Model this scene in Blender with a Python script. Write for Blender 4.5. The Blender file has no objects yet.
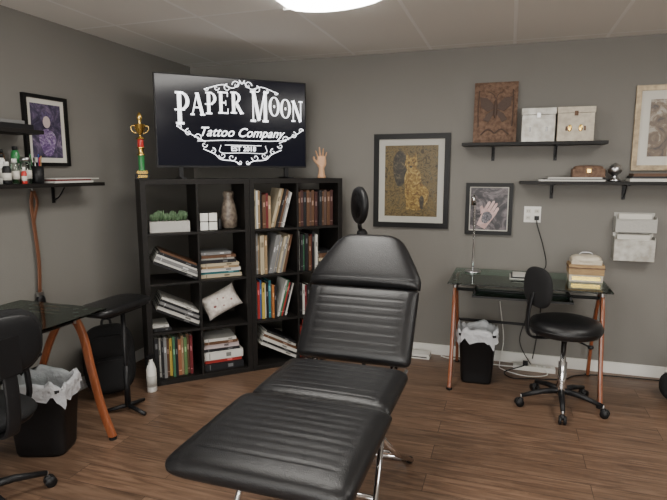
import bpy, bmesh, math, random
from mathutils import Vector, Matrix, noise
random.seed(7)
pi=math.pi
# ------------------------------------------------------------------ camera
cd=bpy.data.cameras.new('camera'); cam=bpy.data.objects.new('camera',cd)
bpy.context.collection.objects.link(cam)
cam.location=(2.77,-4.29,1.5); cam.rotation_euler=(pi/2-math.radians(8.4),0,math.radians(18.25))
cd.lens=530/667*36; cd.sensor_width=36
bpy.context.scene.camera=cam
# ------------------------------------------------------------------ materials
def mat(name,col=(.5,.5,.5),rough=.5,metal=0.,bump=0.,bscale=80.,coat=0.,spec=None,noisecol=None,nscale=6.,emit=None,estr=0.,stretch=None):
    m=bpy.data.materials.new(name); m.use_nodes=True
    nt=m.node_tree; b=nt.nodes['Principled BSDF']
    b.inputs['Base Color'].default_value=(*col,1); b.inputs['Roughness'].default_value=rough
    b.inputs['Metallic'].default_value=metal
    if coat: b.inputs['Coat Weight'].default_value=coat; b.inputs['Coat Roughness'].default_value=.1
    if spec is not None: b.inputs['Specular IOR Level'].default_value=spec
    if emit: b.inputs['Emission Color'].default_value=(*emit,1); b.inputs['Emission Strength'].default_value=estr
    tc=nt.nodes.new('ShaderNodeTexCoord')
    src=tc.outputs['Object']
    if stretch:
        mp=nt.nodes.new('ShaderNodeMapping'); mp.inputs['Scale'].default_value=stretch
        nt.links.new(src,mp.inputs['Vector']); src=mp.outputs['Vector']
    if noisecol:
        n=nt.nodes.new('ShaderNodeTexNoise'); n.inputs['Scale'].default_value=nscale; n.inputs['Detail'].default_value=6
        nt.links.new(src,n.inputs['Vector'])
        mx=nt.nodes.new('ShaderNodeMix'); mx.data_type='RGBA'
        mx.inputs['A'].default_value=(*col,1); mx.inputs['B'].default_value=(*noisecol,1)
        cr=nt.nodes.new('ShaderNodeValToRGB'); cr.color_ramp.elements[0].position=.35; cr.color_ramp.elements[1].position=.65
        nt.links.new(n.outputs['Fac'],cr.inputs['Fac']); nt.links.new(cr.outputs['Color'],mx.inputs['Factor'])
        nt.links.new(mx.outputs['Result'],b.inputs['Base Color'])
    if bump:
        n=nt.nodes.new('ShaderNodeTexNoise'); n.inputs['Scale'].default_value=bscale; n.inputs['Detail'].default_value=4
        nt.links.new(src,n.inputs['Vector'])
        bp=nt.nodes.new('ShaderNodeBump'); bp.inputs['Strength'].default_value=bump; bp.inputs['Distance'].default_value=.01
        nt.links.new(n.outputs['Fac'],bp.inputs['Height']); nt.links.new(bp.outputs['Normal'],b.inputs['Normal'])
    return m
def art(name,stops,scale,dist=1.5,detail=8,rough=.35,stretch=(1,1,1)):
    m=bpy.data.materials.new(name); m.use_nodes=True; nt=m.node_tree; b=nt.nodes['Principled BSDF']
    b.inputs['Roughness'].default_value=rough; b.inputs['Specular IOR Level'].default_value=.25
    tc=nt.nodes.new('ShaderNodeTexCoord'); mp=nt.nodes.new('ShaderNodeMapping'); mp.inputs['Scale'].default_value=stretch
    nt.links.new(tc.outputs['Object'],mp.inputs['Vector'])
    n=nt.nodes.new('ShaderNodeTexNoise'); n.inputs['Scale'].default_value=scale; n.inputs['Detail'].default_value=detail
    n.inputs['Distortion'].default_value=dist; n.inputs['Roughness'].default_value=.65
    nt.links.new(mp.outputs['Vector'],n.inputs['Vector'])
    cr=nt.nodes.new('ShaderNodeValToRGB'); e=cr.color_ramp.elements
    e[0].position=stops[0][0]; e[0].color=(*stops[0][1],1); e[1].position=stops[-1][0]; e[1].color=(*stops[-1][1],1)
    for p,c in stops[1:-1]:
        k=e.new(p); k.color=(*c,1)
    nt.links.new(n.outputs['Fac'],cr.inputs['Fac'])
    nt.links.new(cr.outputs['Color'],b.inputs['Base Color'])
    return m
M={}
M['leather']=mat('black_leather',(.009,.009,.010),.29,bump=.2,bscale=260,spec=.42)
M['black']=mat('black_plastic',(.009,.009,.010),.42,bump=.1,bscale=300,spec=.3)
M['frameblack']=mat('black_frame_lacquer',(.007,.007,.007),.4,spec=.2)
M['blackwood']=mat('black_brown_wood',(.007,.0065,.006),.5,bump=.08,bscale=60,noisecol=(.012,.010,.009),stretch=(1,1,12),spec=.25)
M['fabric']=mat('black_fabric',(.014,.014,.015),.85,bump=.5,bscale=400,spec=.3)
M['chrome']=mat('chrome',(.75,.75,.76),.12,1.)
M['steel']=mat('brushed_steel',(.55,.55,.56),.3,1.)
M['white']=mat('white_paint',(.74,.73,.69),.45)
M['paper']=mat('paper',(.62,.60,.54),.8)
M['cherry']=mat('cherry_wood',(.20,.055,.022),.3,noisecol=(.27,.085,.032),nscale=14,coat=.1,stretch=(8,8,1))
M['gold']=mat('gold_metal',(.75,.5,.14),.25,1.)
M['goldwood']=mat('gilded_wood',(.36,.28,.17),.4,metal=.4,noisecol=(.2,.15,.09),nscale=30)
M['tan']=mat('tan_wood',(.38,.24,.10),.5,noisecol=(.26,.16,.07),nscale=20,stretch=(1,1,6))
M['carved']=mat('carved_wood',(.21,.13,.088),.6,bump=.9,bscale=55,noisecol=(.11,.065,.044),nscale=38,spec=.2)
M['cream']=mat('cream_box',(.60,.54,.43),.5,noisecol=(.46,.40,.31),nscale=25,bump=.15,bscale=60)
M['redplast']=mat('red_plastic',(.5,.03,.025),.3)
M['green']=mat('green_plastic',(.03,.2,.06),.3)
M['leaf']=mat('succulent_green',(.06,.12,.055),.55,noisecol=(.12,.19,.10),nscale=30)
M['hand']=mat('mannequin_wood',(.55,.31,.17),.5)
M['screen']=mat('screen_dark',(.002,.002,.004),.16,emit=(.008,.010,.026),estr=.3,spec=.35)
M['glow']=mat('screen_letters',(.8,.8,.82),.3,emit=(.94,.96,1),estr=2.0)
M['concrete']=mat('concrete',(.43,.42,.39),.8,bump=.3,bscale=60)
M['silverbox']=mat('galvanised_metal',(.50,.49,.45),.4,.4,noisecol=(.32,.30,.26),nscale=18)
M['brownleather']=mat('brown_strap',(.14,.055,.027),.5)
M['amber']=mat('brown_bottle',(.12,.05,.02),.2)
M['blue']=mat('blue_plastic',(.03,.08,.3),.35)
M['clay']=mat('printed_cotton',(.68,.64,.58),.8,noisecol=(.5,.44,.4),nscale=45)
m=bpy.data.materials.new('bin_liner'); m.use_nodes=True; b=m.node_tree.nodes['Principled BSDF']
b.inputs['Base Color'].default_value=(.66,.67,.70,1); b.inputs['Roughness'].default_value=.35; b.inputs['Alpha'].default_value=.7
n=m.node_tree.nodes.new('ShaderNodeTexNoise'); n.inputs['Scale'].default_value=18; n.inputs['Detail'].default_value=5
tcx=m.node_tree.nodes.new('ShaderNodeTexCoord'); m.node_tree.links.new(tcx.outputs['Object'],n.inputs['Vector'])
bp=m.node_tree.nodes.new('ShaderNodeBump'); bp.inputs['Strength'].default_value=.9; bp.inputs['Distance'].default_value=.03
m.node_tree.links.new(n.outputs['Fac'],bp.inputs['Height']); m.node_tree.links.new(bp.outputs['Normal'],b.inputs['Normal'])
M['liner']=m
def glass(name,tint):
    m=bpy.data.materials.new(name); m.use_nodes=True; nt=m.node_tree; nt.nodes.clear()
    o=nt.nodes.new('ShaderNodeOutputMaterial'); t=nt.nodes.new('ShaderNodeBsdfTransparent'); t.inputs['Color'].default_value=(*tint,1)
    g=nt.nodes.new('ShaderNodeBsdfGlossy'); g.inputs['Roughness'].default_value=.03; g.inputs['Color'].default_value=(.9,1,.95,1)
    f=nt.nodes.new('ShaderNodeFresnel'); f.inputs['IOR'].default_value=1.55; mx=nt.nodes.new('ShaderNodeMixShader')
    nt.links.new(f.outputs[0],mx.inputs[0]); nt.links.new(t.outputs[0],mx.inputs[1]); nt.links.new(g.outputs[0],mx.inputs[2]); nt.links.new(mx.outputs[0],o.inputs[0])
    return m
M['glass']=glass('tinted_glass',(.55,.64,.61)); M['clear']=glass('clear_glass',(.85,.88,.87))
m=bpy.data.materials.new('book_covers'); m.use_nodes=True; nt=m.node_tree; a=nt.nodes.new('ShaderNodeAttribute'); a.attribute_name='Col'
nt.links.new(a.outputs['Color'],nt.nodes['Principled BSDF'].inputs['Base Color']); nt.nodes['Principled BSDF'].inputs['Roughness'].default_value=.5; nt.nodes['Principled BSDF'].inputs['Specular IOR Level'].default_value=.3
M['col']=m
M['wall']=mat('grey_wall_paint',(.190,.181,.164),.75,bump=.12,bscale=120,noisecol=(.196,.187,.170),nscale=1.5,spec=.3)
m=bpy.data.materials.new('wood_plank_floor'); m.use_nodes=True; nt=m.node_tree; b=nt.nodes['Principled BSDF']
tc=nt.nodes.new('ShaderNodeTexCoord')
br=nt.nodes.new('ShaderNodeTexBrick'); br.offset=.37; br.inputs['Scale'].default_value=1
br.inputs['Brick Width'].default_value=1.22; br.inputs['Row Height'].default_value=.15; br.inputs['Mortar Size'].default_value=.0016; br.inputs['Mortar Smooth'].default_value=.2
br.inputs['Color1'].default_value=(.0,.0,.0,1); br.inputs['Color2'].default_value=(1,1,1,1); br.inputs['Mortar'].default_value=(.5,.5,.5,1); br.inputs['Bias'].default_value=0
nt.links.new(tc.outputs['Object'],br.inputs['Vector'])
mp=nt.nodes.new('ShaderNodeMapping'); mp.inputs['Scale'].default_value=(1.2,14,1)
ad=nt.nodes.new('ShaderNodeVectorMath'); ad.operation='MULTIPLY_ADD'; ad.inputs[1].default_value=(7,3,5)
nt.links.new(br.outputs['Color'],ad.inputs[0]); nt.links.new(tc.outputs['Object'],ad.inputs[2]); nt.links.new(ad.outputs[0],mp.inputs['Vector'])
ns=nt.nodes.new('ShaderNodeTexNoise'); ns.inputs['Scale'].default_value=2.2; ns.inputs['Detail'].default_value=8; ns.inputs['Distortion'].default_value=1.2; ns.inputs['Roughness'].default_value=.6
nt.links.new(mp.outputs['Vector'],ns.inputs['Vector'])
cr=nt.nodes.new('ShaderNodeValToRGB'); e=cr.color_ramp.elements; e[0].position=.3; e[0].color=(.078,.045,.030,1); e[1].position=.72; e[1].color=(.235,.150,.100,1)
k=e.new(.5); k.color=(.150,.090,.057,1)
nt.links.new(ns.outputs['Fac'],cr.inputs['Fac'])
hv=nt.nodes.new('ShaderNodeMix'); hv.data_type='RGBA'; hv.blend_type='MULTIPLY'; hv.inputs['Factor'].default_value=1
vr=nt.nodes.new('ShaderNodeValToRGB'); vr.color_ramp.elements[0].color=(.84,.84,.84,1); vr.color_ramp.elements[1].color=(1.1,1.08,1.06,1)
nt.links.new(br.outputs['Color'],vr.inputs['Fac']); nt.links.new(cr.outputs['Color'],hv.inputs['A']); nt.links.new(vr.outputs['Color'],hv.inputs['B'])
mm=nt.nodes.new('ShaderNodeMix'); mm.data_type='RGBA'; mm.inputs['B'].default_value=(.04,.024,.016,1)
nt.links.new(br.outputs['Fac'],mm.inputs['Factor']); nt.links.new(hv.outputs['Result'],mm.inputs['A']); nt.links.new(mm.outputs['Result'],b.inputs['Base Color'])
b.inputs['Roughness'].default_value=.38
bp=nt.nodes.new('ShaderNodeBump'); bp.inputs['Strength'].default_value=.1; bp.inputs['Distance'].default_value=.004
nt.links.new(ns.outputs['Fac'],bp.inputs['Height']); nt.links.new(bp.outputs['Normal'],b.inputs['Normal'])
M['floor']=m
m=bpy.data.materials.new('ceiling_tiles'); m.use_nodes=True; nt=m.node_tree; b=nt.nodes['Principled BSDF']
tc=nt.nodes.new('ShaderNodeTexCoord'); br=nt.nodes.new('ShaderNodeTexBrick'); br.offset=0; br.inputs['Scale'].default_value=1
br.inputs['Brick Width'].default_value=.61; br.inputs['Row Height'].default_value=1.22; br.inputs['Mortar Size'].default_value=.012
br.inputs['Color1'].default_value=(.80,.78,.73,1); br.inputs['Color2'].default_value=(.84,.82,.77,1); br.inputs['Mortar'].default_value=(.92,.91,.88,1)
mp=nt.nodes.new('ShaderNodeMapping'); mp.inputs['Location'].default_value=(.29,.11,0)
nt.links.new(tc.outputs['Object'],mp.inputs['Vector']); nt.links.new(mp.outputs['Vector'],br.inputs['Vector']); nt.links.new(br.outputs['Color'],b.inputs['Base Color']); b.inputs['Roughness'].default_value=.9
n=nt.nodes.new('ShaderNodeTexNoise'); n.inputs['Scale'].default_value=150; nt.links.new(tc.outputs['Object'],n.inputs['Vector'])
ad=nt.nodes.new('ShaderNodeMath'); ad.operation='MULTIPLY_ADD'; ad.inputs[1].default_value=.3; nt.links.new(n.outputs['Fac'],ad.inputs[0]); nt.links.new(br.outputs['Fac'],ad.inputs[2])
bp=nt.nodes.new('ShaderNodeBump'); bp.inputs['Strength'].default_value=.5; bp.inputs['Distance'].default_value=.01
nt.links.new(ad.outputs[0],bp.inputs['Height']); nt.links.new(bp.outputs['Normal'],b.inputs['Normal'])
M['ceil']=m
M['panel']=mat('light_diffuser',(.9,.9,.9),.5,emit=(1,.965,.90),estr=18)
M['fill_glow']=mat('added_fill_glow',(.8,.85,.9),.5,emit=(1,.98,.94),estr=8.5)  # emissive pane of the added fill light, not daylight through real glass
# ------------------------------------------------------------------ mesh builder
class MB:
    def __init__(s):
        s.bm=bmesh.new(); s.mats=[]; s.T=Matrix.Identity(4); s.cl=s.bm.loops.layers.float_color.new('Col')
    def mi(s,m):
        if isinstance(m,str): m=M[m]
        if m not in s.mats: s.mats.append(m)
        return s.mats.index(m)
    def add(s,vs,fs,m,smooth=False,col=(.5,.5,.5)):
        i=s.mi(m); bv=[s.bm.verts.new(s.T@Vector(v)) for v in vs]
        for f in fs:
            try: fa=s.bm.faces.new([bv[k] for k in f])
            except ValueError: continue
            fa.material_index=i; fa.smooth=smooth
            for l in fa.loops: l[s.cl]=(*col,1)
    def box(s,lo,hi,m,col=(.5,.5,.5),R=None):
        x0,y0,z0=lo; x1,y1,z1=hi
        vs=[(x0,y0,z0),(x1,y0,z0),(x1,y1,z0),(x0,y1,z0),(x0,y0,z1),(x1,y0,z1),(x1,y1,z1),(x0,y1,z1)]
        if R is not None: vs=[R@Vector(v) for v in vs]
        s.add(vs,[(0,3,2,1),(4,5,6,7),(0,1,5,4),(1,2,6,5),(2,3,7,6),(3,0,4,7)],m,False,col)
    def tube(s,pts,r,m,seg=10,cap=True,sq=None,closed=False):
        pts=[Vector(p) for p in pts]; n=len(pts); rs=r if isinstance(r,(list,tuple)) else [r]*n
        tan=[]
        for i in range(n):
            a=pts[(i-1)%n] if (closed or i>0) else pts[0]; c=pts[(i+1)%n] if (closed or i<n-1) else pts[-1]
            tan.append((c-a).normalized())
        up=Vector((0,0,1)) if abs(tan[0].z)<.9 else Vector((1,0,0))
        N=(up-tan[0]*up.dot(tan[0])).normalized(); vs=[]
        for i in range(n):
            N=(N-tan[i]*N.dot(tan[i])).normalized(); B=tan[i].cross(N)
            for k in range(seg):
                a=2*pi*k/seg
                if sq: w,h=sq; cx=math.copysign(abs(math.cos(a))**.35,math.cos(a))*w; cy=math.copysign(abs(math.sin(a))**.35,math.sin(a))*h; vs.append(pts[i]+B*cx+N*cy)
                else: vs.append(pts[i]+(N*math.cos(a)+B*math.sin(a))*rs[i])
        fs=[]
        for i in range(n if closed else n-1):
            j=(i+1)%n
            for k in range(seg):
                k2=(k+1)%seg; fs.append((i*seg+k,i*seg+k2,j*seg+k2,j*seg+k))
        if cap and not closed: fs.append(tuple(range(seg-1,-1,-1))); fs.append(tuple((n-1)*seg+k for k in range(seg)))
        s.add(vs,fs,m,True)
    def lathe(s,prof,c,m,seg=32,R=None,wob=None,sx=1,sy=1):
        vs=[]; n=len(prof); c=Vector(c)
        for i,(r,z) in enumerate(prof):
            for k in range(seg):
                a=2*pi*k/seg; rr=max(r,1e-4)*(1+(wob(i,a) if wob else 0)); p=Vector((rr*math.cos(a)*sx,rr*math.sin(a)*sy,z))
                if R is not None: p=R@p
                vs.append(c+p)
        fs=[]
        for i in range(n-1):
            for k in range(seg):
                k2=(k+1)%seg; fs.append((i*seg+k,i*seg+k2,(i+1)*seg+k2,(i+1)*seg+k))
        fs.append(tuple(range(seg-1,-1,-1))); fs.append(tuple((n-1)*seg+k for k in range(seg)))
        s.add(vs,fs,m,True)
    def sup(s,c,rad,m,p=2.,seg=24,rings=14,R=None,q=None):
        q=q or p; vs=[]; c=Vector(c); f=lambda v,e: math.copysign(abs(v)**(2/e),v)
        for i in range(rings+1):
            ph=-pi/2+pi*i/rings
            for k in range(seg):
                a=2*pi*k/seg
                v=Vector((rad[0]*f(math.cos(ph),q)*f(math.cos(a),p),rad[1]*f(math.cos(ph),q)*f(math.sin(a),p),rad[2]*f(math.sin(ph),q)))
                if R is not None: v=R@v
                vs.append(c+v)
        fs=[]
        for i in range(rings):
            for k in range(seg):
                k2=(k+1)%seg; fs.append((i*seg+k,i*seg+k2,(i+1)*seg+k2,(i+1)*seg+k))
        s.add(vs,fs,m,True)
    def pillow(s,w,h,t,m,n=22):
        # rectangular stuffed cushion in the xz plane, thickness along y
        vs=[]; fs=[]
        for sg in (-1,1):
            for j in range(n+1):
                for i in range(n+1):
                    u=2*i/n-1; v=2*j/n-1
                    e=max(0,(1-u**4))**.55*max(0,(1-v**4))**.55
                    x=u*w*(1-.07*(1-v*v)*-1*0-.06*(1-v*v)); z=v*h*(1-.08*(1-u*u))
                    vs.append((x,sg*t*e,z))
        W=n+1
        for j in range(n):
            for i in range(n):
                q_=(j*W+i,j*W+i+1,(j+1)*W+i+1,(j+1)*W+i); fs.append(q_); fs.append(tuple(W*W+k for k in reversed(q_)))
        s.add(vs,fs,m,True)
    def poly(s,pts,th,m,axis='xz',y=0):
        n=len(pts); vs=[(p[0],y,p[1]) for p in pts]+[(p[0],y+th,p[1]) for p in pts]
        fs=[tuple(range(n)),tuple(range(2*n-1,n-1,-1))]+[(i,i+n,(i+1)%n+n,(i+1)%n) for i in range(n)]
        s.add(vs,fs,m)
    def done(s,name,bevel=0,parent=None,seg=2):
        bmesh.ops.recalc_face_normals(s.bm,faces=s.bm.faces)
        me=bpy.data.meshes.new(name)
        s.bm.to_mesh(me); s.bm.free()
        xs=[v.co.x for v in me.vertices]; ys=[v.co.y for v in me.vertices]; zs=[v.co.z for v in me.vertices]
        o0=Vector(((min(xs)+max(xs))/2,(min(ys)+max(ys))/2,min(zs)))
        me.transform(Matrix.Translation(-o0))
        for m_ in s.mats: me.materials.append(m_)
        o=bpy.data.objects.new(name,me); bpy.context.collection.objects.link(o); o.location=o0
        if bevel:
            b=o.modifiers.new('bevel','BEVEL'); b.width=bevel; b.segments=seg; b.limit_method='ANGLE'; b.angle_limit=math.radians(50)
        if parent: o.parent=parent
        return o
def T(x,y,z,rz=0): return Matrix.Translation((x,y,z))@Matrix.Rotation(math.radians(rz),4,'Z')
def crv(pts,n=8):
    P=[Vector(p) for p in pts]; P=[P[0]*2-P[1]]+P+[P[-1]*2-P[-2]]; out=[]
    for i in range(1,len(P)-2):
        for k in range(n):
            t=k/n; a,b_,c,d=P[i-1],P[i],P[i+1],P[i+2]
            out.append(.5*((2*b_)+(c-a)*t+(2*a-5*b_+4*c-d)*t*t+(3*b_-a-3*c+d)*t**3))
    out.append(P[-2]); return out
# ------------------------------------------------------------------ room
H=2.43; RX=6.0; RY=-7.0
def slab(name,lo,hi,m):
    me=bpy.data.meshes.new(name); bm=bmesh.new(); x0,y0,z0=lo; x1,y1,z1=hi
    vs=[bm.verts.new(v) for v in [(x0,y0,z0),(x1,y0,z0),(x1,y1,z0),(x0,y1,z0),(x0,y0,z1),(x1,y0,z1),(x1,y1,z1),(x0,y1,z1)]]
    for f in [(0,3,2,1),(4,5,6,7),(0,1,5,4),(1,2,6,5),(2,3,7,6),(3,0,4,7)]: bm.faces.new([vs[i] for i in f])
    bm.to_mesh(me); bm.free(); me.materials.append(M[m]); o=bpy.data.objects.new(name,me); bpy.context.collection.objects.link(o); return o
slab('floor',(-.1,RY-.1,-.1),(RX+.1,.1,0),'floor')
slab('ceiling',(-.1,RY-.1,H),(RX+.1,.1,H+.1),'ceil')
slab('wall_back',(-.1,0,0),(RX+.1,.1,H),'wall')
slab('wall_left',(-.1,RY,0),(0,0,H),'wall')
slab('wall_right',(RX,RY,0),(RX+.1,0,H),'wall')
slab('wall_front',(-.1,RY-.1,0),(RX+.1,RY,H),'wall')
bw=.085
slab('baseboard_back',(.0,-.014,0),(RX,0,bw),'white')
slab('baseboard_left',(0,RY,0),(.014,-.014,bw),'white')
slab('baseboard_right',(RX-.014,RY,0),(RX,-.014,bw),'white')
def added_fill_window(name,Tm,w,z0,z1):  # window-shaped emitter, added as fill light
    mb=MB(); mb.T=Tm
    mb.box((0,.002,z0),(w,.012,z1),'fill_glow')
    for i in range(4):
        xa=-.03+i*w/3; mb.box((xa-.03,.002,z0-.06),(xa+.03,.05,z1+.06),'white')
    for za in (z0-.06,z1): mb.box((-.06,.002,za),(w+.06,.05,za+.06),'white')
    mb.done(name)
added_fill_window('added_fill_window_1',T(.8,RY,0),4.2,.5,2.15)  # added behind the camera, out of view, to brighten walls and ceiling
for (x,y) in [(1.8,-1.93),(1.8,-5.0),(4.3,-1.93),(4.3,-5.0)]:
    mb=MB(); w,l=.29,.6
    mb.box((x-w-.02,y-l-.02,H-.012),(x+w+.02,y-l,H),'white'); mb.box((x-w-.02,y+l,H-.012),(x+w+.02,y+l+.02,H),'white')
    N=10; prof=[(x-w+2*w*i/N, H-.001-.045*math.sin(pi*i/N)**.6) for i in range(N+1)]
    vs=[(px,y-l,pz) for px,pz in prof]+[(px,y+l,pz) for px,pz in prof]; n=N+1
    fs=[(i,i+1,n+i+1,n+i) for i in range(N)]+[tuple(range(n)),tuple(range(2*n-1,n-1,-1))]
    mb.add(vs,fs,'panel',True)
    mb.done('ceiling_light_panel')
# ------------------------------------------------------------------ tattoo bed
def pad(mb,Tm,L,hwf,th,seams=(),side=None,nx=50,ny=84,puff=.006,sd=.0042):
    old=mb.T; mb.T=Tm
    def e(a): return max(0,1-abs(a)**9)**.42
    vs=[]
    for j in range(ny+1):
        b=math.sin(pi/2*(2*j/ny-1)); v=(b+1)/2*L
        for i in range(nx+1):
            a=math.sin(pi/2*(2*i/nx-1)); x=a*hwf(v)
            ee=e(a)*e(b); z=th/2*ee
            g=0
            for sv in seams:
                if side is None or abs(x)<side: g+=.75*math.exp(-((v-sv)/.004)**2)
            if side: g+=math.exp(-((abs(x)-side)/.005)**2)
            z+=ee*(puff*(1-a*a)*(1-b*b*.5)-sd*min(g,1.2))
            vs.append((x,v,z))
    n=len(vs)
    for j in range(ny+1):
        b=math.sin(pi/2*(2*j/ny-1)); v=(b+1)/2*L
        for i in range(nx+1):
            a=math.sin(pi/2*(2*i/nx-1)); vs.append((a*hwf(v),v,-th/2*e(a)*e(b)))
    fs=[]
    W=nx+1
    for j in range(ny):
        for i in range(nx):
            q=(j*W+i,j*W+i+1,(j+1)*W+i+1,(j+1)*W+i); fs.append(q); fs.append(tuple(n+k for k in reversed(q)))
    mb.add(vs,fs,'leather',True); mb.T=old
def rc(w,L,r=.05,r2=None):
    r2=r if r2 is None else r2
    def f(v):
        d=min(v,L-v); rr=r if v<L/2 else r2
        if rr>0 and d<rr: return w-rr+math.sqrt(max(0,rr*rr-(rr-d)**2))
        return w
    return f
mb=MB(); cx=2.08; zt=.625; th=.085
L1=.57; y0=-3.0
pad(mb,T(cx,y0,zt-th/2),L1,rc(.312,L1,.05,.012),th,seams=[.10+.047*i for i in range(10)],side=.235)
L2=.42
pad(mb,T(cx+.005,y0+L1+.004,zt-th/2),L2,rc(.292,L2,.012,.03),th,seams=[.05+.047*i for i in range(8)],side=.22)
ang=math.radians(55)
Tb_=Matrix.Translation((cx+.005,y0+L1+L2+.035,zt-.005))@Matrix.Rotation(ang,4,'X')
L3=.385
pad(mb,Tb_@Matrix.Translation((0,.0,-th/2)),L3,lambda v:rc(.285,L3,.03,.012)(v),th,seams=[.05+.044*i for i in range(7)],side=.215)
L4=.295
def hw4(v):
    t=v/L4
    w=.290-.135*max(0,(t-.15)/.85)**1.2
    d=L4-v
    if d<.06: w-=.06-math.sqrt(max(0,.06**2-(.06-d)**2))
    return w
pad(mb,Tb_@Matrix.Translation((0,L3+.003,-th/2+.006)),L4,hw4,th,seams=[.035],side=None,puff=.016)
z1=zt-th-.004
for sx in (-1,1):
    x=cx+sx*.24
    mb.box((x-.016,y0+.1,z1-.03),(x+.016,y0+L1+L2,z1+.012),'chrome')
    mb.tube([(x,-2.25,z1-.02),(x+sx*.03,-2.52,.30),(x+sx*.03,-2.78,.013)],.0125,'chrome')
    mb.tube([(x,-2.42,z1-.02),(x+sx*.03,-2.15,.28),(x+sx*.03,-1.72,.013)],.0125,'chrome')
    mb.tube([(x+sx*.01,-2.12,z1-.02),(x+sx*.02,-1.86,.55)],.009,'chrome')
    mb.box((x-.01,-2.06,z1-.03),(x+.01,-2.0,z1+.02),'chrome')
    old=mb.T; mb.T=Tb_; mb.box((sx*.2-.014,.0,-th-.03),(sx*.2+.014,.5,-th-.001),'chrome'); mb.T=old
    mb.tube([(x,-2.2,z1-.03),(x-sx*.04,-1.93,z1+.02),(x-sx*.04,-1.78,.80)],.009,'chrome')
for y in (-2.78,-1.72):
    mb.tube([(cx-.27,y,.013),(cx+.27,y,.013)],.0125,'chrome')
    for sx in (-1,1): mb.lathe([(.016,-.012),(.018,0),(.016,.014)],(cx+sx*.26,y,.0122),'black',12)
mb.tube([(cx-.265,-2.52,.30),(cx+.265,-2.52,.30)],.010,'chrome'); mb.tube([(cx-.265,-2.15,.28),(cx+.265,-2.15,.28)],.010,'chrome')
mb.done('tattoo_bed')
# ------------------------------------------------------------------ bookcases
A=43; BX,BY=.44,-1.33
TB=T(BX,BY,0,A); UW=.745; UH=1.45; UD=.38; po=.036; pi_=.016
iw=(UW-2*po-pi_)/2; ih=(UH-2*po-3*pi_)/4
for u in range(2):
    mb=MB(); mb.T=TB@Matrix.Translation((u*(UW+.002),0,0))
    mb.box((0,0,0),(po,UD,UH),'blackwood'); mb.box((UW-po,0,0),(UW,UD,UH),'blackwood')
    mb.box((po,0,0),(UW-po,UD,po),'blackwood'); mb.box((po,0,UH-po),(UW-po,UD,UH),'blackwood')
    mb.box((po+iw,.002,po),(po+iw+pi_,UD,UH-po),'blackwood')
    for k in range(1,4):
        z=po+k*ih+(k-1)*pi_
        for c in range(2): mb.box((po+c*(iw+pi_),.003,z),(po+c*(iw+pi_)+iw,UD,z+pi_),'blackwood')
    mb.done('bookcase',bevel=.0015)
def cell(c,r):
    u=c//2; return u*(UW+.002)+po+(c%2)*(iw+pi_), po+(3-r)*(ih+pi_)
bk=MB()
BLK=(.013,.013,.015);WHT=(.56,.55,.51);CRM=(.42,.36,.25);TAN=(.26,.18,.10);BRN=(.10,.05,.027);RED=(.32,.03,.025);GRN=(.045,.13,.07);BLU=(.035,.09,.22);TEA=(.035,.16,.18);YEL=(.45,.33,.06);GRY=(.18,.18,.18);MAR=(.12,.016,.02);ORG=(.36,.13,.035);PNK=(.45,.2,.24)
def book1(mb,t,h,d,c):
    cv=.0025
    mb.box((0,0,0),(cv,d,h),'col',c); mb.box((t-cv,0,0),(t,d,h),'col',c); mb.box((cv,0,0),(t-cv,cv,h),'col',c)
    mb.box((cv,cv,.004),(t-cv,d-.004,h-.004),'paper')
    lc=tuple(min(.7,v*2.2+.1) for v in c) if sum(c)<.8 else tuple(v*.3 for v in c)
    if t>.012:
        zz=h*random.uniform(.55,.75); mb.box((t*.25,-.0006,zz),(t*.75,0,zz+h*.13),'col',lc)
        if random.random()<.5: mb.box((t*.1,-.0006,h*.12),(t*.9,0,h*.14),'col',lc)
def upright(c,r,specs,x=.004,tilt=0):
    x0,z0=cell(c,r)
    for sp in specs:
        t,h,d,col=sp[:4]; tl=math.radians(sp[4] if len(sp)>4 else tilt); yf=random.uniform(.03,.07)
        if h*math.cos(abs(tl))+t*math.sin(abs(tl))>ih-.004: h=(ih-.006-t*math.sin(abs(tl)))/math.cos(tl)
        if x+t/math.cos(tl)+h*math.sin(max(tl,0))>iw+.001: continue
        if tl>=0:
            Mx=TB@Matrix.Translation((x0+x+t,yf,z0+.001))@Matrix.Rotation(tl,4,'Y')@Matrix.Translation((-t,0,0))
        else:
            Mx=TB@Matrix.Translation((x0+x,yf,z0+.001))@Matrix.Rotation(tl,4,'Y')
        bk.T=Mx; book1(bk,t,h,d,col); x+=t/math.cos(tl)+.0012
def stack(c,r,specs,x=.02,z=0):
    x0,z0=cell(c,r); z+=z0+.001
    for w,t,d,col in specs:
        xo=x+random.uniform(-.004,.004); yf=random.uniform(.04,.07)
        bk.T=TB@Matrix.Translation((x0+xo,yf,z+t))@Matrix.Rotation(pi/2,4,'Y'); book1(bk,t,w,d,col); z+=t+.0008
def slant(c,r,specs,deg):
    x0,z0=cell(c,r); a=math.radians(deg); acc=0
    for w,t,d,col in specs:
        Mx=TB@Matrix.Translation((x0+iw-.008,.025+random.uniform(0,.02),z0+.002))@Matrix.Rotation(a,4,'Y')@Matrix.Translation((-w-acc*math.tan(a),0,acc))
        bk.T=Mx@Matrix.Translation((0,0,t))@Matrix.Rotation(pi/2,4,'Y'); book1(bk,t,w,d,col); acc+=t+.001
def rnd(n,cols,t=(.012,.03),h=(.19,.29)):
    return [(random.uniform(*t),random.uniform(*h),random.uniform(.17,.24),random.choice(cols)) for _ in range(n)]
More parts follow.
